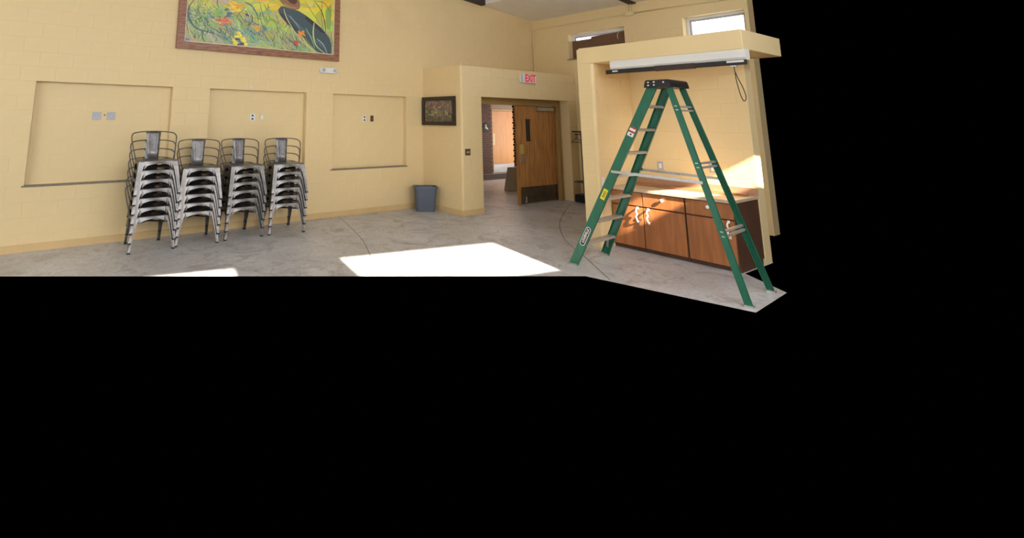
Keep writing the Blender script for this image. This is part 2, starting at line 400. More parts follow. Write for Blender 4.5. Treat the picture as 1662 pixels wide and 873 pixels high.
obj('wire_tie', tube(bmesh.new(), [(W+.126, 6.10, 3.80), (W+.12, 6.13, 3.73), (W+.126, 6.12, 3.65)], .006), 'almond', bd)

# ceiling: white dropped panel beside the right wall, upper deck, dark beams
def slab(name, x0, x1, y0, y1, dz, th, m):
    bm = bmesh.new()
    prism(bm, [(x0, y0, rake(x0)+dz), (x1, y0, rake(x1)+dz), (x1, y0, rake(x1)+dz+th), (x0, y0, rake(x0)+dz+th)], (0, y1-y0, 0))
    return obj(name, bm, m)
struct(slab('ceiling', 8.865, W+.22, 2.0, D, 0, .28, 'ceiling'), 'sloping white ceiling panel beside the high windows', 'ceiling')
dk = bmesh.new(); prism(dk, [(x, y, rake(x)+.30) for x, y in ((-4.2, -1.5+.204*4.2-.06), (12.2, -1.5-.204*12.2-.06), (12.2, D+.1), (-4.2, D+.1))], (0, 0, .1))
struct(obj('ceiling_deck', dk, 'ceiling'), 'sloping white roof deck above the beams', 'ceiling')
tag(slab('ceiling_beam', -1.5, 8.865, D-.14, D-.004, -.022, .30, 'beam'), 'dark brown beam running along the top of the chair wall', 'beam', 'dark ceiling beams')
tag(slab('ceiling_beam', 8.0, W-.004, 5.59, 5.73, -.03, .028, 'beam'), 'dark brown beam meeting the right wall above the junction box', 'beam', 'dark ceiling beams')

# ------------------------------------------------------------------ rest of the shell that shades the room (behind and left of the viewpoint)
EX, EY = 0.980, -0.200
def rear(x): return -1.5-0.204*x
bm = bmesh.new()
def rear_piece(x0, x1, z0, z1):
    prism(bm, [(x0, rear(x0), z0), (x1, rear(x1), z0), (x1, rear(x1), z1), (x0, rear(x0), z1)], (0, -.06, 0))
HZ0, HZ1 = 4.124, 5.025
rear_piece(-4.2, 12.2, -.1, HZ0); rear_piece(-4.2, 12.2, HZ1, 6.4)
for a, b in ((-4.2, -2.1), (0.27, 1.6), (3.95, 5.56), (7.6, 12.2)): rear_piece(a, b, HZ0, HZ1)
rear_piece(5.56, 7.6, HZ0, 4.633)
struct(obj('wall_rear', bm, 'outer'), 'cream wall with high window openings that let the sun in', 'wall')
struct(obj('wall_left', B(-4.2, -4.0, -.8, D+.1, -.1, 6.4), 'outer'), 'cream wall at the far end of the chair wall', 'wall')

# ------------------------------------------------------------------ cabinet alcove
bm = bmesh.new(); box(bm, PX+.04, W, YP, YP2, 0, 2.90); box(bm, PX, PX+.04, YP+.04, YP2, 0, 2.90)
wp = struct(obj('wall_alcove_side', bm, 'wall'), 'cream block end wall of the cabinet alcove', 'wall')
courses(wp, (PX, YP2, 0), -PI/2, YP2-YP-.04, .03, 2.87, phase=.0)
courses(wp, (PX+.04, YP, 0), 0, QX-PX-.04, .03, 2.67, phase=.1)
corner_round(wp, PX+.04, YP+.04, .043, PI, .0, 2.67)
YQ = 2.79
wq = struct(obj('wall_alcove_back', B(QX, QX+.2, YQ, YP, 0, 2.9), 'wall'), 'cream block wall above the cabinet counter', 'wall')
courses(wq, (QX, YP, 0), -PI/2, YP-YQ, .03, 2.67, phase=.25)
sf = struct(obj('trim_1', B(PX-.004, QX+.2, 2.42, YP2-.03, 2.675, 2.918, .01), 'wall'), 'cream soffit box above the alcove and pull-down screen', 'soffit')

# screen
sc_ = thing('projection_screen', 'white pull-down projection screen case with black bottom bar under the soffit', 'screen', (7.09, 3.3, 2.47))
def rel(o, t):
    o.parent = t; o.matrix_parent_inverse = Matrix.Translation(-Vector(t.location)); return o
bm = bmesh.new(); prof = [(7.03, 2.675), (7.012, 2.64), (7.012, 2.575), (7.03, 2.545), (7.13, 2.545), (7.15, 2.575), (7.15, 2.675)]
loft(bm, [[(x, y, z) for x, z in prof] for y in (4.10, 2.405)]); rel(obj('screen_case', bm, 'screen'), sc_)
bar = rel(obj('bottom_bar', B(7.0, 7.04, 2.40, 4.165, 2.484, 2.545, .006), 'black'), sc_)
obj('bar_sleeve', B(6.994, 7.044, 2.96, 3.46, 2.478, 2.549, .004), 'beam', bar)
obj('bar_label', B(6.998, 7.0, 2.42, 2.60, 2.515, 2.538), 'white', bar)
obj('bar_label', B(6.998, 7.0, 3.98, 4.06, 2.51, 2.528), 'white', bar)
obj('pull_tab', B(7.005, 7.03, 2.50, 2.57, 2.462, 2.484, .004), 'metal', bar)
bm = bmesh.new(); tube(bm, smooth_path([(7.02, 2.535, 2.465), (7.02, 2.53, 2.40), (7.02, 2.525, 2.30), (7.02, 2.50, 2.13), (7.02, 2.47, 2.05), (7.02, 2.445, 2.10), (7.02, 2.47, 2.22), (7.02, 2.505, 2.32), (7.02, 2.53, 2.41)], 5), .005, 6)
obj('pull_cord', bm, 'rubber', bar)

# cabinets
CXF = 7.283
def handle_bm(y, z):
    bm = bmesh.new()
    tube(bm, smooth_path([(CXF-.004, y, z+.092), (CXF-.03, y, z+.085), (CXF-.046, y+.004, z+.05), (CXF-.036, y-.006, z+.015), (CXF-.044, y+.006, z-.02), (CXF-.046, y-.004, z-.055), (CXF-.028, y, z-.085), (CXF-.004, y, z-.09)], 5), .011, 8)
    box(bm, CXF-.006, CXF, y-.014, y+.014, z+.075, z+.11, .002); box(bm, CXF-.006, CXF, y-.014, y+.014, z-.108, z-.073, .002)
    return bm
def knob_bm(y, z):
    bm = bmesh.new()
    loft(bm, [[(x, y+r*math.cos(2*PI*k/12), z+r*math.sin(2*PI*k/12)) for k in range(12)] for x, r in ((CXF, .013), (CXF-.012, .011), (CXF-.018, .022), (CXF-.03, .024), (CXF-.037, .014))])
    return bm
def cabinet(y0, y1, label, doors, hy):
    t = thing('base_cabinet', label, 'cabinet', (7.65, (y0+y1)/2, 0), group='wooden base cabinets in the alcove')
    rel(obj('body', B(CXF+.02, QX-.005, y0+.002, y1-.002, .075, .808), 'cabdark'), t)
    rel(obj('toe_kick', B(CXF+.05, QX-.05, y0+.002, y1-.002, 0, .075), 'cabdark'), t)
    for (a, b), h in zip(doors, hy):
        d = rel(obj('door', B(CXF, CXF+.02, a+.006, b-.006, .06, .598, .003), 'cabwood'), t)
        hd = obj('handle', handle_bm(h, .495), 'ceramic', d, True)
        w_ = rel(obj('drawer', B(CXF, CXF+.02, a+.006, b-.006, .618, .800, .003), 'cabwood'), t)
        obj('knob', knob_bm((a+b)/2, .735), 'ceramic', w_, True)
    return t
cabinet(3.365, 4.383, 'wooden base cabinet with two doors, sunlit beside the alcove end wall', [(3.92, 4.375), (3.37, 3.92)], [3.995, 3.845])
cabinet(2.80, 3.363, 'single-door wooden base cabinet behind the ladder\'s rear rails', [(2.805, 3.358)], [2.868])
ct = tag(obj('countertop', B(CXF-.025, QX-.004, YQ, YP-.004, .810, .850, .006), 'counter'), 'pale laminate countertop along the alcove cabinets', 'countertop')
obj('backsplash', B(QX-.026, QX-.004, YQ, YP-.004, .850, .945, .003), 'splash', ct)
tag(obj('trim_board', B(7.74, 7.79, 3.05, 4.36, .851, .872, .002), 'board'), 'long dark wooden strip lying on the countertop, the one nearer its edge', 'board', 'wooden strips on the counter')
tag(obj('trim_board', B(7.86, 7.96, 2.86, 4.34, .851, .876, .002), 'board'), 'wide wooden strip lying on the countertop against the backsplash', 'board', 'wooden strips on the counter')

# ------------------------------------------------------------------ wall plates and small fixtures
def plate(label, x, y, z, w_, h_, m, style, rz=0.0, group='wall plates in the recesses', name='wall_plate'):
    t = thing(name, label, 'wall plate', (x, y, z), rz, group)
    obj('cover', B(-w_/2, w_/2, -.008, 0, -h_/2, h_/2, .003), m, t)
    if style == 'outlet':
        for s in (-1, 1): obj('socket', B(-.017, .017, -.011, -.008, s*.028-.014, s*.028+.014, .002), 'black' if m != 'brownplate' else 'almond', t)
    if style == 'switch': obj('toggle', B(-.006, .006, -.018, -.008, -.012, .014, .002), 'almond', t)
    if style == 'double':
        for s in (-1, 1): obj('toggle', B(s*.023-.007, s*.023+.007, -.02, -.008, -.014, .014, .002), 'white', t)
    if style == 'blank': obj('screw', B(-.005, .005, -.010, -.008, -.005, .005), 'metal', t)
    if style == 'rocker': obj('rocker', B(-.02, .02, -.012, -.008, -.035, .035, .002), 'ceramic', t)
    return t
YR = D+RD-.0016
plate('grey square blank plate in the long recess, farther from the chairs', .811, YR, 1.795, .115, .115, 'greyplate', 'blank')
plate('grey square blank plate in the long recess above the seven-chair stack', 1.003, YR, 1.797, .115, .115, 'greyplate', 'blank')
tag(obj('wall_plug', tube(bmesh.new(), [(.915, YR, 1.81), (.915, YR-.01, 1.81)], .013), 'sill'), 'tiny round plug between two grey square plates', 'plug')
plate('white outlet plate in the recess above the middle chair stacks', 3.215, YR, 1.803, .10, .12, 'white', 'outlet')
plate('almond switch plate beside the white outlet in the middle recess', 3.388, YR, 1.805, .085, .12, 'almond', 'rocker')
plate('white outlet with dark sockets in the recess near the wastebasket', 5.552, YR, 1.803, .085, .12, 'white', 'outlet')
plate('plain brown plate in the recess near the wastebasket', 5.735, YR, 1.805, .075, .12, 'brownplate', 'blank')
plate('brown two-gang switch plate on the entry box beside the doorway', 7.135, YV-.003, 1.18, .14, .125, 'brownplate', 'double', group='plates by the doorway')
plate('white outlet plate above the counter beside the ladder\'s front rails', QX-.003, 4.010, 1.140, .085, .12, 'greyplate', 'rocker', -PI/2, 'plates above the counter')
plate('white outlet plate above the counter behind the ladder\'s rear rails', QX-.003, 3.295, 1.160, .10, .12, 'greyplate', 'rocker', -PI/2, 'plates above the counter')
plate('white plate low on the alcove end wall beside the ladder', 7.11, YP-.003, .925, .075, .12, 'white', 'rocker', 0, 'plates above the counter')
for x, z, l in ((3.123, 2.318, 'tiny white clip above the middle recess'), (6.02, 2.30, 'tiny white clip above the recess nearest the wastebasket')):
    bm = B(x-.012, x+.012, D-.022, D-.003, z-.03, z+.02, .004); tag(obj('wall_clip', bm, 'white'), l, 'clip', 'white clips on the chair wall')
em = thing('emergency_light', 'white oblong emergency light fixture under the large painting', 'light', (4.634, D-.003, 2.70))
bm = bmesh.new(); n = 10
ring = [(s*(.135)+.056*math.cos(a), .056*math.sin(a)) for s, a0 in ((1, -PI/2), (-1, PI/2)) for a in [a0+PI*i/n for i in range(n+1)]]
loft(bm, [[(x*k, -yy, z*k) for x, z in ring] for yy, k in ((0, 1), (.045, 1), (.06, .9))]); obj('housing', bm, 'white', em)
for s in (-1, 1):
    bm = bmesh.new(); loft(bm, [[(s*.12+r*math.cos(2*PI*k/14), -y, r*math.sin(2*PI*k/14)) for k in range(14)] for y, r in ((.06, .03), (.075, .034), (.078, .026))]); obj('lamp_head', bm, 'greyplate', em)

# exit sign
ex = thing('exit_sign', 'white exit sign with red letters above the doorway', 'sign', (8.99, YV-.003, 2.705))
obj('sign_box', B(-.25, .25, -.055, 0, -.095, .095, .006), 'white', ex)
obj('mounting_edge', B(-.25, -.225, -.058, -.055, -.09, .09), 'greyplate', ex)
me = text_mesh('EXIT', .20, .0015, .006); lt = link('lettering', me, 'exitred', ex); lt.rotation_euler = (PI/2, 0, 0); lt.location = (.045, -.058, 0.0); lt.scale = (.86, 1.12, 1)

# conduit, cable loop
cd = thing('conduit', 'cream painted conduit running along the right wall below the ceiling', 'conduit', (W-.02, 8.31, 2.87))
bm = bmesh.new(); tube(bm, smooth_path([(W-.02, 8.31, 2.87), (W-.02, 8.31, 3.4), (W-.02, 8.31, 4.02), (W-.02, 8.28, 4.12), (W-.02, 8.18, 4.15), (W-.02, 7.0, 4.15), (W-.02, 5.80, 4.15)], 6), .014, 8); rel(obj('pipe', bm, 'wall', None, True), cd)
bm = bmesh.new(); tube(bm, [(W-.02, 5.66, 4.15), (W-.02, 4.6, 4.135), (W-.02, YE+.02, 4.10)], .014, 8); rel(obj('pipe', bm, 'wall', None, True), cd)
rel(obj('junction_box', B(W-.06, W-.003, 5.64, 5.82, 4.10, 4.20, .008), 'wall'), cd)
bm = bmesh.new(); tube(bm, [(W-.03, 5.70, 4.19), (W-.03, 5.70, 4.36)], .02, 8); rel(obj('pipe', bm, 'wall', None, True), cd)
tag(obj('cable_loop', tube(bmesh.new(), smooth_path([(7.03, YV+.01, ZV-.004), (7.045, YV+.01, 2.95), (7.10, YV+.01, 2.99), (7.19, YV+.01, 2.985), (7.28, YV+.02, 2.93), (7.35, YV+.03, ZV-.004)], 5), .007, 6), 'wall', None, True), 'thin painted cable looping over the top corner of the entry box', 'cable')

# ------------------------------------------------------------------ large painting
pg = thing('painting', 'large framed painting of a lush garden with grasses and flowers', 'painting', (3.333, D-.003, 2.887))
FX0, FX1, FZ0, FZ1 = 1.824, 4.842, 2.887, 4.42
def fpiece(pts): return rel(obj('frame_rail', prism(bmesh.new(), [(x, D-.075, z) for x, z in pts], (0, .070, 0)), 'oakframe'), pg)
fw_ = .115
fpiece([(FX0, FZ0), (FX1, FZ0), (FX1-fw_, FZ0+fw_), (FX0+fw_, FZ0+fw_)]); fpiece([(FX0, FZ1), (FX1, FZ1), (FX1-fw_, FZ1-fw_), (FX0+fw_, FZ1-fw_)])
fpiece([(FX0, FZ0), (FX0+fw_, FZ0+fw_), (FX0+fw_, FZ1-fw_), (FX0, FZ1)]); fpiece([(FX1, FZ0), (FX1-fw_, FZ0+fw_), (FX1-fw_, FZ1-fw_), (FX1, FZ1)])
rel(obj('frame_lip', box(box(box(B(FX0+fw_, FX1-fw_, D-.060, D-.01, FZ0+fw_, FZ0+fw_+.018), FX0+fw_, FX1-fw_, D-.060, D-.01, FZ1-fw_-.018, FZ1-fw_), FX0+fw_, FX0+fw_+.018, D-.060, D-.01, FZ0+fw_, FZ1-fw_), FX1-fw_-.018, FX1-fw_, D-.060, D-.01, FZ0+fw_, FZ1-fw_), 'almond'), pg)
canvas = rel(obj('canvas', B(FX0+.05, FX1-.05, D-.045, D-.01, FZ0+.05, FZ1-.05), mat('canvas_ground', srgb(206, 208, 120), .6, scale=1.6, col2=srgb(156, 184, 134))), pg)
# brush strokes: flat paint, (s, t) in metres from the lower left of the canvas
SX, SZ = FX0+fw_, FZ0+fw_
CW, CH = FX1-FX0-2*fw_, FZ1-FZ0-2*fw_
class Paint:
    def __init__(s): s.v = []; s.f = []; s.c = []; s.z = 0
    def poly(s, pts, col):
        i = len(s.v); s.z += 1; y = D-.0452-.000004*s.z
        for a, b in pts: s.v.append((SX+min(max(a, 0), CW), y, SZ+min(max(b, 0), CH)))
        s.f.append(tuple(range(i, i+len(pts)))); s.c.append(srgb(*col))
    def stroke(s, path, w0, w1, col, k=5):
        p = smooth_path([(a, b, 0) for a, b in path], k); L = len(p); left = []; right = []
        for i, q in enumerate(p):
            t = (p[min(i+1, L-1)]-p[max(i-1, 0)]); t = t.normalized() if t.length > 1e-6 else Vector((1, 0, 0)); f = i/(L-1)
            wd = (w0+(w1-w0)*f)*(math.sin(PI*min(max(f, .06), .94))**.4)/2
            left.append((q.x-t.y*wd, q.y+t.x*wd)); right.append((q.x+t.y*wd, q.y-t.x*wd))
        for i in range(L-1): s.poly([left[i], right[i], right[i+1], left[i+1]], col); s.z -= 1
        s.z += 1
    def blob(s, a, b, r, r2, col, n=9, jit=.25, rot=0.0):
        pts = []
        for i in range(n):
            k = 1+random.uniform(-jit, jit); x = r*k*math.cos(2*PI*i/n); y = r2*k*math.sin(2*PI*i/n)
            pts.append((a+x*math.cos(rot)-y*math.sin(rot), b+x*math.sin(rot)+y*math.cos(rot)))
        s.poly(pts, col)
P = Paint(); rnd = random.Random(11)
jit = lambda c, d=18: tuple(max(0, min(255, v+rnd.randint(-d, d))) for v in c)
# ground tones: yellow meadow towards the upper right, teal and green undergrowth low down
for i in range(190):
    a, b = rnd.uniform(0, CW), rnd.uniform(0, CH)
    g = b/1.0+.22*a/CW
    col = jit((226, 208, 86)) if g > .82 else (jit((196, 204, 112)) if g > .5 else jit(rnd.choice([(150, 178, 132), (168, 188, 128), (134, 166, 150), (176, 184, 140)])))
    P.blob(a, b, rnd.uniform(.08, .20), rnd.uniform(.04, .09), col, rot=rnd.uniform(-.5, .5))
for i in range(30): P.blob(rnd.uniform(1.2, CW), rnd.uniform(.66, 1.1), rnd.uniform(.10, .2), rnd.uniform(.02, .05), jit((236, 206, 70)), rot=.1)
# dense grass blades
greens = [(130, 166, 106), (172, 194, 116), (104, 142, 116), (198, 208, 132), (92, 124, 122), (146, 188, 168), (214, 218, 150), (120, 160, 176), (84, 96, 96), (206, 196, 120)]
for i in range(420):
    a = rnd.uniform(0, CW); b = rnd.uniform(0, .50 if a < 1.7 else .32); L = rnd.uniform(.08, .30); an = rnd.gauss(2.15, .40); cv = rnd.uniform(-.05, .05)
    P.stroke([(a, b), (a+math.cos(an)*L*.5+cv, b+math.sin(an)*L*.5), (a+math.cos(an)*L, b+math.sin(an)*L)], rnd.uniform(.008, .020), .003, jit(rnd.choice(greens), 14), 3)
for i in range(90):
    a, b = rnd.uniform(0, 2.0), rnd.uniform(0, .55); L = rnd.uniform(.08, .22); an = rnd.gauss(2.2, .5)
    P.stroke([(a, b), (a+math.cos(an)*L*.5+.02, b+math.sin(an)*L*.5), (a+math.cos(an)*L, b+math.sin(an)*L)], rnd.uniform(.008, .016), .003, jit(rnd.choice([(58, 76, 78), (70, 92, 74), (76, 70, 64), (60, 84, 100)]), 10), 3)
for i in range(200):                                        # leafy plant at the left
    a, b = .24+rnd.gauss(0, .09), .47+rnd.gauss(0, .13); an = rnd.uniform(0, 2*PI)
    P.stroke([(a, b), (a+.04*math.cos(an), b+.04*math.sin(an))], .016, .004, jit(rnd.choice([(140, 184, 120), (112, 160, 116), (184, 206, 146), (84, 122, 100)])), 2)
for i in range(40):
    a, b = .58+rnd.gauss(0, .09), .55+rnd.gauss(0, .045); an = rnd.uniform(0, 2*PI)
    P.stroke([(a, b), (a+.08*math.cos(an), b+.05*math.sin(an))], .03, .006, jit((144, 188, 110)), 2)
for a, b in ((.67, .62), (.72, .56), (.69, .51)): P.blob(a, b, .05, .022, (84, 122, 150), rot=.5)
for i in range(50): P.blob(.84+rnd.gauss(0, .10), .69+rnd.gauss(0, .035), .035, .016, jit(rnd.choice([(240, 198, 66), (230, 174, 60), (244, 214, 100)])))
for i in range(40): P.blob(.57+rnd.gauss(0, .09), .76+rnd.gauss(0, .025), .025, .012, jit((206, 174, 166)))
for i in range(44): P.blob(.62+rnd.gauss(0, .065), .41+rnd.gauss(0, .028), .024, .011, jit(rnd.choice([(232, 124, 92), (240, 148, 114), (218, 102, 74)])), rot=rnd.uniform(-1, 1))
for i in range(24): P.blob(1.22+rnd.gauss(0, .04), .36+rnd.gauss(0, .03), .022, .012, jit((230, 174, 78)))
for i in range(20): P.blob(1.47+rnd.gauss(0, .06), .26+rnd.gauss(0, .022), .02, .010, jit((206, 172, 94)))
for a, b in ((.83, .10), (.87, .16), (.92, .19), (.98, .14), (.86, .05), (1.03, .05), (1.0, .10), (.90, .23)):
    P.blob(a, b, .042, .032, jit((242, 224, 84), 8)); P.blob(a+.02, b+.008, .02, .016, jit((248, 238, 140), 8))
for a, b in ((.88, .12), (.97, .05), (.93, .03)): P.blob(a, b, .040, .024, (92, 84, 112))
# slate-blue figure leaning over the flowers under a brown hat
P.poly([(1.63, .67), (1.61, .74), (1.66, .81), (1.72, .82), (1.86, .79), (2.02, .77), (2.18, .70), (2.35, .60), (2.52, .49), (2.68, .33), (2.74, .21), (2.74, 0), (2.54, 0), (2.37, .07), (2.23, .17), (2.11, .26), (1.96, .38), (1.81, .49), (1.70, .59)], (74, 90, 98))
P.poly([(1.63, .70), (1.70, .59), (1.81, .49), (1.96, .38), (2.02, .40), (1.86, .54), (1.74, .66)], (60, 66, 78))
P.poly([(2.18, .70), (2.35, .60), (2.52, .49), (2.60, .40), (2.50, .42), (2.34, .52), (2.16, .64)], (58, 58, 68))
for i in range(34):
    f = rnd.random(); a = 1.72+f*.72; b = .72-f*.50
    P.stroke([(a, b), (a+.13, b-.10)], .022, .006, jit(rnd.choice([(98, 118, 124), (84, 104, 112), (64, 72, 88), (112, 140, 142)]), 8), 2)
P.stroke([(1.84, .66), (1.98, .52), (2.10, .38)], .022, .010, (132, 170, 178))
P.poly([(1.56, 1.00), (1.62, .92), (1.70, .85), (1.83, .80), (1.94, .775), (2.02, .80), (2.05, .86), (2.03, .96), (1.95, 1.02), (1.78, 1.06), (1.64, 1.06)], (150, 112, 80))
P.poly([(1.76, 1.02), (1.78, .95), (1.84, .90), (1.93, .88), (1.98, .93), (1.97, 1.01), (1.88, 1.08), (1.80, 1.08)], (96, 62, 56))
P.stroke([(1.72, .87), (1.86, .82), (2.0, .82)], .02, .014, (190, 150, 110))
P.poly([(2.72, 1.01), (2.60, .88), (2.59, .75), (2.63, .50), (2.69, .48), (2.72, .61)], (148, 176, 92))
P.poly([(2.48, .85), (2.37, .75), (2.39, .63), (2.49, .53), (2.51, .70)], (190, 192, 84))
for path, w0, w1, col in [
    ([(.12,.72),(.04,.57),(.04,.43),(.15,.26),(.29,.21),(.51,.17),(.69,.08)], .026, .016, (84,100,110)),
    ([(.02,.36),(.05,.20),(.12,.06),(.16,.0)], .014, .010, (110,90,72)), ([(.03,.33),(.08,.15),(.15,.02)], .022, .010, (220,198,160)),
    ([(.42,.28),(.58,.20),(.74,.08),(.80,.03)], .02, .012, (80,100,116)), ([(.50,.80),(.50,.70),(.53,.63)], .014, .010, (86,72,74)),
    ([(.98,.79),(1.12,.73),(1.22,.58),(1.24,.46)], .020, .010, (70,72,76)), ([(.99,.69),(.86,.53),(.92,.43),(1.05,.38),(1.19,.43)], .013, .009, (108,128,90)),
    ([(1.10,.80),(1.14,.66),(1.10,.56)], .013, .008, (140,156,176)), ([(.72,.52),(.84,.60)], .016, .006, (92,108,146)),
    ([(1.25,.82),(1.33,.58),(1.40,.42)], .013, .008, (100,116,84)), ([(1.33,.80),(1.42,.68)], .013, .008, (94,104,86)), ([(1.40,.82),(1.44,.70)], .013, .008, (94,104,86)),
    ([(1.40,.42),(1.44,.52),(1.54,.53),(1.68,.46)], .012, .007, (90,110,90)),
    ([(1.72,.77),(1.77,.63),(1.90,.44),(2.08,.23),(2.42,0)], .020, .014, (212,212,146)),
    ([(2.10,.30),(2.22,.16),(2.42,.01)], .044, .026, (204,198,122)), ([(2.16,.28),(2.32,.12),(2.46,0)], .015, .009, (142,168,108)),
    ([(2.35,.58),(2.34,.36),(2.41,.15),(2.63,0)], .036, .018, (186,212,138)), ([(2.18,.46),(2.30,.28),(2.38,.10)], .015, .012, (172,202,156)),
    ([(2.42,.28),(2.56,.18),(2.66,0)], .020, .012, (172,202,206)),
    ([(2.14,.97),(2.30,.78),(2.49,.56)], .011, .007, (130,104,64)), ([(2.33,1.02),(2.51,.81),(2.60,.50),(2.57,.21)], .020, .012, (84,76,70)),
    ([(2.51,1.05),(2.51,.70),(2.55,.47)], .013, .009, (110,98,66)), ([(2.37,1.01),(2.55,1.0),(2.68,.85),(2.70,.74)], .015, .009, (100,110,70)),
    ([(1.12,.02),(1.24,.10),(1.38,.13),(1.52,.10)], .018, .009, (140,196,196)), ([(.96,.30),(1.10,.22),(1.24,.06)], .024, .010, (112,172,186)),
    ([(1.02,.34),(1.18,.18),(1.28,.04)], .02, .008, (100,156,182)), ([(1.32,.34),(1.28,.20),(1.18,.06)], .016, .008, (136,188,188)),
    ([(.46,.14),(.56,.19),(.70,.13),(.76,.04)], .02, .010, (124,178,174)), ([(.38,.19),(.47,.06),(.52,0)], .022, .013, (206,190,172)),
    ([(.50,.18),(.57,.08),(.64,0)], .018, .010, (188,170,150)), ([(1.86,.22),(2.0,.10),(2.12,0)], .024, .016, (92,84,98)),
    ([(.30,.19),(.29,.09),(.36,0)], .02, .012, (80,96,100)), ([(1.54,.34),(1.64,.18),(1.80,.02)], .015, .009, (176,206,134))]:
    P.stroke(path, w0, w1, col, 7)
for i in range(14): P.blob(2.08+rnd.gauss(0, .035), .345+rnd.gauss(0, .022), .036, .018, jit(rnd.choice([(240, 168, 70), (232, 146, 60)]), 8), rot=-.6)
for i in range(16): P.blob(1.99+rnd.gauss(0, .032), .165+rnd.gauss(0, .016), .026, .012, jit((222, 84, 78), 12), rot=rnd.uniform(-1, 1))
for i in range(24):
    an = rnd.uniform(0, PI); P.stroke([(2.06, .03), (2.06+.11*math.cos(an), .03+.09*math.sin(an))], .014, .004, jit((136, 180, 122)), 2)
P.blob(1.03, .57, .035, .022, (84, 88, 130)); P.blob(1.05, .50, .022, .036, (146, 184, 186)); P.blob(.05, .03, .04, .035, (110, 136, 174))
me = bpy.data.meshes.new('brush_strokes'); me.from_pydata(P.v, [], P.f)
ca = me.color_attributes.new('Col', 'FLOAT_COLOR', 'CORNER'); li = 0
for f, c in zip(P.f, P.c):
    for _ in f: ca.data[li].color = c; li += 1
bs = link('brush_strokes', me, 'paint', canvas); bs.matrix_parent_inverse = canvas.matrix_world.inverted()
bs['kind'] = 'stuff'

# ------------------------------------------------------------------ small framed picture on the entry box
ps = thing('framed_picture', 'small dark-framed flower picture on the entry box above the wastebasket', 'picture', (XV-.004, 7.83, 1.975), -PI/2)
hw, hh, f_ = .50, .292, .075
for a in ((-hw, hw, -hh, -hh+f_), (-hw, hw, hh-f_, hh), (-hw, -hw+f_, -hh+f_, hh-f_), (hw-f_, hw, -hh+f_, hh-f_)):
    obj('frame_rail', B(a[0], a[1], -.05, 0, a[2], a[3], .008), 'darkframe', ps)
obj('picture_print', B(-hw+f_, hw-f_, -.022, -.002, -hh+f_, hh-f_), mat('picture_ground', srgb(122, 104, 92), .4, scale=6, col2=srgb(70, 72, 56)), ps)
V_, F_, C_ = [], [], []
rp = random.Random(5)
for i in range(240):
    a, b = rp.uniform(-.41, .41), rp.uniform(-.205, .205); t = b/.2
    col = rp.choice([(150, 118, 108), (168, 138, 124), (132, 100, 92)]) if t > .15 else rp.choice([(136, 134, 88), (160, 156, 110), (92, 96, 62), (60, 62, 44), (176, 160, 120)])
    if t < -.6: col = rp.choice([(96, 112, 76), (128, 100, 92), (64, 76, 50)])
    r1, r2, ro = rp.uniform(.015, .04), rp.uniform(.006, .016), rp.uniform(-1.2, 1.2); i0 = len(V_)
    for k in range(6):
        x = r1*math.cos(k*PI/3); y = r2*math.sin(k*PI/3)
        V_.append((max(-.42, min(.42, a+x*math.cos(ro)-y*math.sin(ro))), -.0222-.00001*i, max(-.212, min(.212, b+x*math.sin(ro)+y*math.cos(ro)))))
    F_.append(tuple(range(i0, i0+6))); C_.append(srgb(*col))
me = bpy.data.meshes.new('painted_flowers'); me.from_pydata(V_, [], F_); ca = me.color_attributes.new('Col', 'FLOAT_COLOR', 'CORNER')
for i, c in enumerate(C_):
    for k in range(6): ca.data[i*6+k].color = c
pf_ = link('painted_flowers', me, 'paint', ps); pf_['kind'] = 'stuff'

# ------------------------------------------------------------------ wastebasket
wb = thing('wastebasket', 'blue-grey rectangular plastic wastebasket in the corner by the entry box', 'wastebasket', (6.73, 7.985, 0), math.radians(-32))
def rrect(hx, hy, r, z, n=5):
    return [(sx*(hx-r)+r*math.cos(a0+PI/2*i/n), sy*(hy-r)+r*math.sin(a0+PI/2*i/n), z) for sx, sy, a0 in ((1,1,0),(-1,1,PI/2),(-1,-1,PI),(1,-1,1.5*PI)) for i in range(n+1)]
bm = bmesh.new(); loft(bm, [rrect(.185, .115, .06, 0), rrect(.225, .155, .07, .46), rrect(.217, .147, .065, .46), rrect(.178, .108, .055, .012)]); obj('bin_body', bm, 'bin', wb)
bm = bmesh.new(); loft(bm, [rrect(.226, .156, .07, .452), rrect(.244, .174, .075, .456), rrect(.244, .174, .075, .478), rrect(.215, .145, .065, .478), rrect(.215, .145, .065, .452)], cap=False); obj('bin_rim', bm, 'bin', wb)

# ------------------------------------------------------------------ stepladder
lad = thing('stepladder', 'tall green fibreglass stepladder with black top cap in front of the cabinets', 'ladder', (6.4, 3.3, 0))
V3 = Vector
F1b, F1t = V3((5.891, 4.118, .0)), V3((6.167, 3.080, 2.246)); F2b, F2t = V3((6.719, 4.181, .0)), V3((6.602, 3.113, 2.246))
R1b, R1t = V3((6.060, 2.287, .0)), V3((6.192, 2.930, 2.246)); R2b, R2t = V3((6.829, 2.345, .0)), V3((6.600, 2.961, 2.246))
A_ = V3((math.cos(.076), math.sin(.076), 0)); Bd = V3((math.sin(.076), -math.cos(.076), 0))
def rail(name, b, t, web, fl, sgn):
    """C channel: web faces outward (along the width), flanges point inward"""
    ax = (t-b).normalized(); wd = (Bd-ax*Bd.dot(ax)).normalized(); inn = A_*sgn
    b = b+ax*.015
    bm = bmesh.new(); th = .006
    sec = [(-web/2, 0), (web/2, 0), (web/2, fl), (web/2-th, fl), (web/2-th, th), (-web/2+th, th), (-web/2+th, fl), (-web/2, fl)]
    loft(bm, [[p+wd*s+inn*i for s, i in sec] for p in (b, t)])
    o = rel(obj(name, bm, 'green'), lad)
    return o, wd, ax, inn
f1, wF1, axF1, inF1 = rail('front_rail', F1b, F1t, .105, .034, 1)
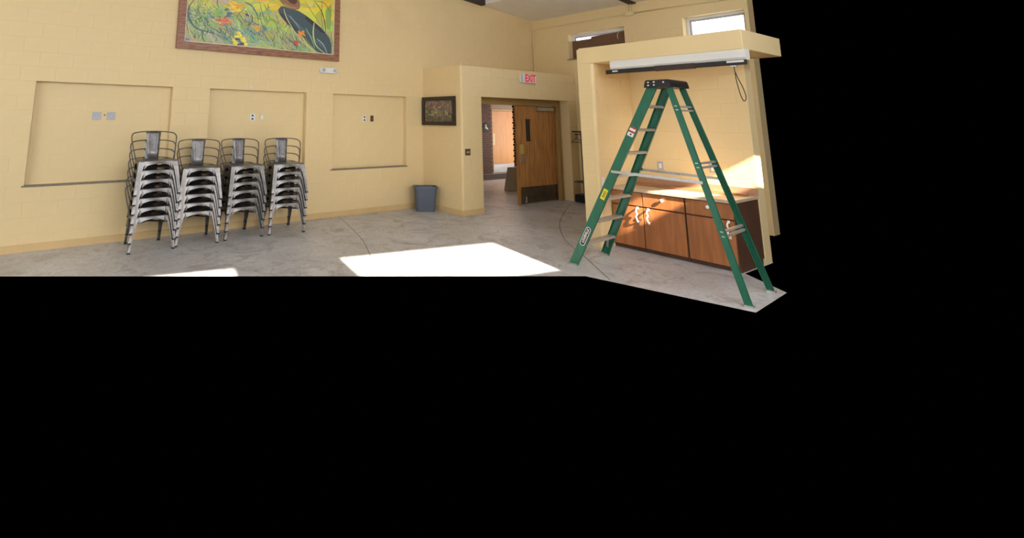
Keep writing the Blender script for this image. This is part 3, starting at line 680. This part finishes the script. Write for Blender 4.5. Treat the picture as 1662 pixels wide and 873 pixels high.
f2, wF2, axF2, inF2 = rail('front_rail', F2b, F2t, .100, .034, -1)
r1, wR1, axR1, inR1 = rail('rear_rail', R1b, R1t, .062, .032, 1)
r2, wR2, axR2, inR2 = rail('rear_rail', R2b, R2t, .062, .032, -1)
lerp = lambda a, b, t: a+(b-a)*t
inv = lambda o: o.matrix_world.inverted()
def sub(o, parent):
    o.parent = parent; return o
for z in [.285*k for k in range(1, 8)]:
    t = z/2.246; a = lerp(F1b, F1t, t)+A_*.004; b = lerp(F2b, F2t, t)-A_*.004
    bm = bmesh.new(); d = .092; n = 6
    prof = [(-d/2, .0), (d/2, .0), (d/2, -.030), (d/2-.004, -.030), (d/2-.004, -.005), (-d/2+.004, -.005), (-d/2+.004, -.030), (-d/2, -.030)]
    loft(bm, [[p+Bd*s+V3((0, 0, q)) for s, q in prof] for p in (a, b)])
    st = obj('step', bm, 'step'); rel(st, lad)
    bm = bmesh.new()
    for i in range(5):
        s = -d/2+.012+i*(d-.024)/4; beam_between(bm, a+Bd*s+V3((0, 0, .001)), b+Bd*s+V3((0, 0, .001)), Bd, .005, .003)
    sub(obj('tread_ribs', bm, 'metal'), st)
for b, wd, inn, web in ((F1b, wF1, inF1, .125), (F2b, wF2, inF2, .115), (R1b, wR1, inR1, .08), (R2b, wR2, inR2, .08)):
    c = b+inn*.016; bm = bmesh.new()
    prism(bm, [c+Bd*s*web/2+A_*q*.028 for s, q in ((-1,-1),(1,-1),(1,1),(-1,1))], (0, 0, .022))
    rel(obj('foot_pad', bm, 'metal'), lad)
for b, t, sg in ((F1b, F1t, 1), (F2b, F2t, -1)):      # knee braces under the lowest step
    p = lerp(b, t, .05)+A_*sg*.02; q = lerp(b, t, .122)+A_*sg*.13
    bm = bmesh.new(); beam_between(bm, p, q, Bd, .03, .005); rel(obj('knee_brace', bm, 'metal'), lad)
for z, dbl in ((.62, 1), (1.30, 1), (1.93, 1)):         # rear horizontals
    for k in (0, 1):
        t = (z+k*.045)/2.246; a = lerp(R1b, R1t, t); b = lerp(R2b, R2t, t)
        bm = bmesh.new(); beam_between(bm, a, b, Bd, .028, .022); rel(obj('rear_brace', bm, 'step'), lad)
for fb, ft, rb, rtp, s in ((F1b, F1t, R1b, R1t, -1), (F2b, F2t, R2b, R2t, 1)):   # spreaders
    a = lerp(fb, ft, 1.185/2.246)+A_*s*.012; b = lerp(rb, rtp, 1.15/2.246)+A_*s*.012; m_ = lerp(a, b, .5)
    bm = bmesh.new(); beam_between(bm, a-(b-a).normalized()*.03, m_+(b-a).normalized()*.02, A_, .006, .03); beam_between(bm, m_-(b-a).normalized()*.02+A_*s*.007, b+A_*s*.007, A_, .006, .03)
    sp = rel(obj('spreader', bm, 'metal'), lad)
    bm = bmesh.new(); tube(bm, [m_-A_*.012, m_+A_*.02], .012); sub(obj('hinge_pin', bm, 'metal'), sp)
# black top cap, a moulded tray with skirts
cc = (F1t+F2t+R1t+R2t)/4; hwid = .262; hd = .135
bm = bmesh.new()
P0 = lambda s, q, z: cc+A_*s+Bd*q+V3((0, 0, z))
loft(bm, [[P0(sx*(hwid+e), sy*(hd+e)-.012, z) for sx, sy in ((-1,-1),(1,-1),(1,1),(-1,1))] for z, e in ((-.045, .014), (.0, .008), (.035, .0), (.045, -.012))])
cap = rel(obj('top_cap', bm, 'black'), lad)
bm = bmesh.new(); loft(bm, [[P0(sx*.10, sy*.05-.012, z) for sx, sy in ((-1,-1),(1,-1),(1,1),(-1,1))] for z in (.045, .058)]); sub(obj('tool_tray', bm, 'black'), cap)
for s, q, z in ((-1, -.11, .015), (-1, -.11, -.02), (-1, -.045, .018), (-1, -.045, -.018), (-1, .06, .012), (1, -.09, .0)):
    c = P0(s*(hwid+.008), q, z); bm = bmesh.new(); tube(bm, [c-A_*s*.006, c+A_*s*.008], .009, 10); sub(obj('rivet', bm, 'white'), cap)
# stickers on the near front rail (outer web): position t along the rail
def rail_basis(t, off=.0015):
    return lerp(F1b, F1t, t)-A_*off
def sticker(name, t0, t1, w0, w1, m, parent, off=.0015):
    bm = bmesh.new(); pts = [rail_basis(t, off)+wF1*s for t, s in ((t0, w0), (t0, w1), (t1, w1), (t1, w0))]
    prism(bm, pts, -A_*.0012); return sub(obj(name, bm, m), parent)
wl = sticker('warning_label', .722, .770, -.036, .036, 'white', f1)
for a, b in ((.762, .770), (.741, .750)): sticker('red_band', a, b, -.036, .036, 'red', f1, .003)
sticker('pictogram', .728, .736, -.008, .012, 'black', f1, .003)
sticker('yellow_label', .375, .430, -.026, .030, 'yellow', f1)
for k in range(4): sticker('label_print', .388+k*.009, .392+k*.009, -.012, .018, 'red' if k == 3 else 'black', f1, .003)
def rr_plate(t, L, hgt, r, off, m, name):
    c = rail_basis(t, off); bm = bmesh.new()
    pts = [c+axF1*x+wF1*y for x, y, _ in rrect(L/2, hgt/2, r, 0)]
    prism(bm, pts, -A_*.001); return sub(obj(name, bm, m), f1)
rr_plate(.165, .250, .066, .030, .0015, 'white', 'logo_border'); rr_plate(.165, .236, .054, .025, .003, 'black', 'logo_plate')
me = text_mesh('LOUISVILLE', .043, .0006, .0012)
lo = link('logo_lettering', me, 'white')
zx = (axF1*A_.dot(axF1)-A_).normalized(); M3 = Matrix((axF1, zx.cross(axF1), zx)).transposed().to_4x4()
lo.matrix_world = Matrix.Translation(rail_basis(.168, .0045)) @ M3
lo.parent = f1; lo.scale = (.86, .95, 1)

# ------------------------------------------------------------------ stacked metal chairs
def make_chair():
    t = thing('metal_chair', '', 'chair')
    bm = bmesh.new()
    def seat_ring(k, z, ins=0.0):
        pts = []
        for x, y, a0 in ((.20, .135, 0), (-.20, .135, PI/2), (-.222, -.195, PI), (.222, -.195, 1.5*PI)):
            for i in range(6):
                a = a0+PI/2*i/5; pts.append(((x*1.0+.045*math.cos(a))*k, (y+.045*math.sin(a))*k, z))
        return pts
    loft(bm, [seat_ring(1.0, .432), seat_ring(1.0, .446), seat_ring(.97, .450), seat_ring(.88, .444), seat_ring(.80, .443)])
    obj('seat', bm, 'gun', t)
    th = .004
    for sx in (-1, 1):
        for front in (1, 0):
            tx, ty, fx, fy = (.252, -.238, .300, -.318) if front else (.232, .178, .240, .330)
            sy = 1 if front else -1           # inward y direction
            bm = bmesh.new(); rings = []
            for f, wv in ((0, .100), (.12, .072), (.3, .054), (.6, .042), (1.0, .032)):
                x = (tx+(fx-tx)*f)*sx; y = ty+(fy-ty)*f; z = .440*(1-f)+.012*f; ix, iy = -sx, sy
                sec = [(0, 0), (wv, 0), (wv, th), (th, th), (th, wv), (0, wv)]
                rings.append([(x+ix*p, y+iy*q, z) for p, q in sec])
            loft(bm, rings); lg = obj('leg', bm, 'gun', t)
            bm = bmesh.new(); x, y = fx*sx, fy
            xs_, ys_ = sorted((x, x-sx*.036)), sorted((y, y+sy*.036)); box(bm, xs_[0]-.002, xs_[1]+.002, ys_[0]-.002, ys_[1]+.002, 0, .02, .003)
            obj('foot_cap', bm, 'rubber', lg)
            bm = bmesh.new()                       # pressed rib down the outer face of the leg
            ox = -sx*.030; y0 = ty-sy*.003; y1 = fy-sy*.003
            beam_between(bm, (tx*sx+ox, ty+(-.003 if front else .003), .40), (fx*sx-sx*.016, fy+(-.003 if front else .003), .05), (1, 0, 0), .010, .008)
            obj('pressed_rib', bm, 'gun', lg)
    def apron(name, a, b, out):
        a, b = V3(a), V3(b); n = 12; bm = bmesh.new(); top, bot = [], []
        for i in range(n+1):
            f = i/n; p = a+(b-a)*f; top.append(p+V3((0, 0, .440)))
            bot.append(p+V3((0, 0, .340+.070*math.sin(PI*f)**.45))+V3(out)*.012)
        d_ = V3(out)*-.004; loft(bm, [[p, q, q+d_, p+d_] for p, q in zip(top, bot)]); obj(name, bm, 'gun', t)
    apron('front_apron', (-.18, -.240, 0), (.18, -.240, 0), (0, -1, 0))
    apron('rear_apron', (-.15, .180, 0), (.15, .180, 0), (0, 1, 0))
    apron('side_apron', (-.246, -.16, 0), (-.236, .10, 0), (-1, 0, 0)); apron('side_apron', (.246, -.16, 0), (.236, .10, 0), (1, 0, 0))
    bm = bmesh.new()
    beam_between(bm, (-.24, -.22, .36), (.22, .17, .36), (0, 0, 1), .022, .004); beam_between(bm, (.24, -.22, .352), (-.22, .17, .352), (0, 0, 1), .022, .004)
    obj('cross_brace', bm, 'rubber', t)
    H = [(.250, .02, .448), (.276, .08, .56), (.300, .15, .70), (.304, .175, .765), (.278, .218, .805), (.20, .252, .824), (.09, .268, .832), (0, .272, .834)]
    path = smooth_path([(-x, y, z) for x, y, z in H]+[(x, y, z) for x, y, z in H[-2::-1]], 4)
    obj('back_hoop', tube(bmesh.new(), path, .0085, 8), 'gun', t, True)
    bm = bmesh.new(); rings = []
    for z, hw_, y in ((.446, .072, .170), (.55, .078, .198), (.70, .090, .236), (.80, .101, .258), (.838, .104, .266)):
        rings.append([(hw_*f, y+.010*(1-f*f), z) for f in (-1, -.6, -.2, .2, .6, 1)]+[(hw_*f, y+.010*(1-f*f)+.004, z) for f in (1, .6, .2, -.2, -.6, -1)])
    loft(bm, rings); sp = obj('back_splat', bm, 'gun', t, True)
    bm = bmesh.new()
    for pts in ([(-.048, .795), (-.036, .52)], [(.048, .795), (.036, .52)], [(-.048, .795), (.048, .795)]):
        fy = lambda z: .170+(z-.446)/.392*.096+.004
        beam_between(bm, *[(x, fy(z), z) for x, z in pts], (0, -1, .25), .008, .006)
    obj('pressed_outline', bm, 'gun', sp)
    return t
def dup(root):
    r = root.copy(); COL.objects.link(r)
    for ch in list(root.children):
        c = ch.copy(); COL.objects.link(c); c.parent = r
        for g in ch.children: d = g.copy(); COL.objects.link(d); d.parent = c
    return r
proto = make_chair(); first = True
ORD = ['bottom', 'second', 'third', 'fourth', 'fifth', 'sixth', 'top']
stacks = [(1.530, 7.835, 0.4, 7, 'the tallest stack, seven chairs high'),
          (2.185, 7.875, -7.0, 6, 'the six-high stack right next to the seven-high stack'),
          (2.850, 7.900, -1.0, 6, 'the six-high stack between two other six-high stacks'),
          (3.570, 7.870, -7.0, 6, 'the six-high end stack closest to the wastebasket')]
for x, y, a, n, desc in stacks:
    for k in range(n):
        c = proto if first else dup(proto); first = False
        w_ = 'topmost' if k == n-1 else ('bottom' if k == 0 else ORD[k]+' from the floor')
        sh = -0.02*k
        c.location = (x-math.sin(math.radians(a))*sh, y+math.cos(math.radians(a))*sh, .1245*k); c.rotation_euler = (0, 0, math.radians(a+random.uniform(-.6, .6)))
        tag(c, 'gunmetal chair, %s of %s' % (w_, desc) if k in (0, n-1) else 'gunmetal chair, %s in %s' % (w_, desc), 'chair', 'stacked gunmetal chairs')

# ------------------------------------------------------------------ coat rack by the right wall
cr = thing('coat_rack', 'black coat rack with shelf against the wall beside the doorway', 'coat rack', (10.5, 6.85, 0))
rel(obj('hat_shelf', B(10.40, W-.01, 6.45, 7.11, 1.545, 1.575, .004), 'black'), cr)
rel(obj('lower_shelf', B(10.40, W-.01, 6.45, 7.12, .435, .455, .003), 'black'), cr)
for y in (6.47, 7.09):
    bm = bmesh.new(); tube(bm, [(W-.03, y, 0), (W-.03, y, 1.56)], .012, 8); rel(obj('upright', bm, 'black'), cr)
bm = bmesh.new(); tube(bm, [(10.48, 6.47, 1.50), (10.48, 7.08, 1.50)], .010, 8); rel(obj('hanging_rod', bm, 'black'), cr)
hg = tag(obj('coat_hanger', tube(tube(bmesh.new(), smooth_path([(10.48, 7.06, 1.515), (10.47, 7.045, 1.495), (10.46, 7.04, 1.46), (10.46, 7.04, 1.42)], 4), .006, 6),
    [(10.46, 7.04, 1.42), (10.40, 7.13, 1.325), (10.40, 7.13, 1.315), (10.52, 6.93, 1.315), (10.52, 6.93, 1.325), (10.46, 7.04, 1.42)], .007, 6), 'black'), 'black coat hanger hanging from the coat rack rod', 'hanger')
tag(obj('storage_box', B(10.42, W-.02, 6.62, 7.13, 0, .165, .006), 'black'), 'low black box on the floor under the coat rack', 'box')

# ------------------------------------------------------------------ hall beyond the doorway
YH = 12.24
wh = struct(obj('wall_hall', box(box(B(7.0, 13.36, YH+.012, YH+.2, 0, 2.6), 14.75, 16.2, YH+.012, YH+.2, 0, 2.6), 13.36, 14.75, YH+.012, YH+.2, 2.20, 2.6), 'mortar'), 'dark brown brick wall at the far side of the hall', 'wall')
bme = B(0, .194, -.0, .02, 0, .058, .003); mb = bpy.data.meshes.new('brick'); bme.to_mesh(mb); bme.free(); mb.materials.append(M['brick'])
row = 0; z = .005; nb = 0; rest = bmesh.new()
while z < 2.55:
    x = 12.72-(.102 if row % 2 else 0)
    while x < 13.34:
        L = min(.194, 13.352-x)
        if L > .05:
            o = bpy.data.objects.new('brick', mb); COL.objects.link(o); o.parent = wh; o.location = (x, YH, z); o.scale = (L/.194, 1, 1)
        x += .204
    z += .068; row += 1
struct(obj('wall_hall_side', B(6.9, 7.1, D+.09, 12.4, 0, 2.6), 'outer'), 'plain side wall of the hall behind the entry box', 'wall')
struct(obj('wall_hall_end', B(16.0, 16.2, 7.3, 12.4, 0, 2.6), 'outer'), 'plain wall at the end of the hall', 'wall')
struct(obj('ceiling_hall', B(7.0, 16.2, YV+.30, 12.5, 2.46, 2.56), 'hallwood'), 'wooden hall ceiling beyond the doorway', 'ceiling')
d2 = thing('door_2', 'plain tan wooden door with metal kick plate across the hall', 'door'); d2['kind'] = 'structure'
lf = obj('door_leaf', B(13.40, 14.70, YH+.03, YH+.075, .012, 2.12), 'hallwood', d2)
obj('kick_plate', B(13.42, 14.68, YH+.026, YH+.03, .02, .30), mat('bright_kick_plate', srgb(150, 158, 176), .4, .8, var=.05), lf)
obj('pull_plate', B(13.42, 13.50, YH+.022, YH+.03, .95, 1.35, .002), 'almond', lf)
obj('frame_head', B(13.36, 14.75, YH+.0, YH+.09, 2.125, 2.20, .004), 'frame', d2)
obj('frame_jamb', B(13.362, 13.398, YH+.0, YH+.09, 0, 2.125, .004), 'frame', d2)
obj('frame_jamb', B(14.702, 14.748, YH+.0, YH+.09, 0, 2.125, .004), 'frame', d2)
# brick pier with toothed edge behind the door leaf
bp_ = thing('brick_pier', 'dark brick pier with toothed edge partly hidden behind the door leaf', 'pier', (11.6, 9.7, 0))
rel(obj('pier_core', B(11.53, 12.10, 9.62, 9.73, 0, 2.45), 'mortar'), bp_)
z = 0; k = 0
while z < 2.44:
    bm = B(11.485+(.022 if k % 2 else 0), 12.14, 9.60, 9.75, z+.004, min(z+.072, 2.455), .003); rel(obj('brick_course', bm, 'brick'), bp_); z += .077; k += 1
bx = tag(obj('floor_box', loft(bmesh.new(), [[(x, y, z) for x, y in ((10.42+i, 9.0), (10.95-i*.5, 9.0), (10.95-i*.5, 9.20-i*.3), (10.42+i, 9.20-i*.3))] for z, i in ((0, 0), (.30, .06), (.585, .12))]), 'grey'), 'grey tapered stone block standing on the hall floor behind the door leaf', 'block')
tag(obj('floor_mat', B(11.2, 13.9, 11.0, 12.1, 0, .008, .002), 'carpet'), 'dark floor mat in front of the hall door', 'mat')
sg = thing('restroom_sign', 'round black sign with white figure on the brick wall', 'sign', (13.06, YH-.002, 1.545))
bm = bmesh.new(); loft(bm, [[(.165*math.cos(2*PI*k/28), y, .165*math.sin(2*PI*k/28)) for k in range(28)] for y in (0, -.012)]); obj('sign_disc', bm, 'rubber', sg)
bm = bmesh.new(); loft(bm, [[(-.02+.026*math.cos(2*PI*k/14), y, .085+.026*math.sin(2*PI*k/14)) for k in range(14)] for y in (-.012, -.015)])
prism(bm, [(-.045, -.012, .05), (.01, -.012, .05), (.02, -.012, .0), (.075, -.012, .0), (.085, -.012, -.07), (.055, -.012, -.07), (.045, -.012, -.03), (-.04, -.012, -.03)], (0, -.003, 0)); obj('figure', bm, 'white', sg)
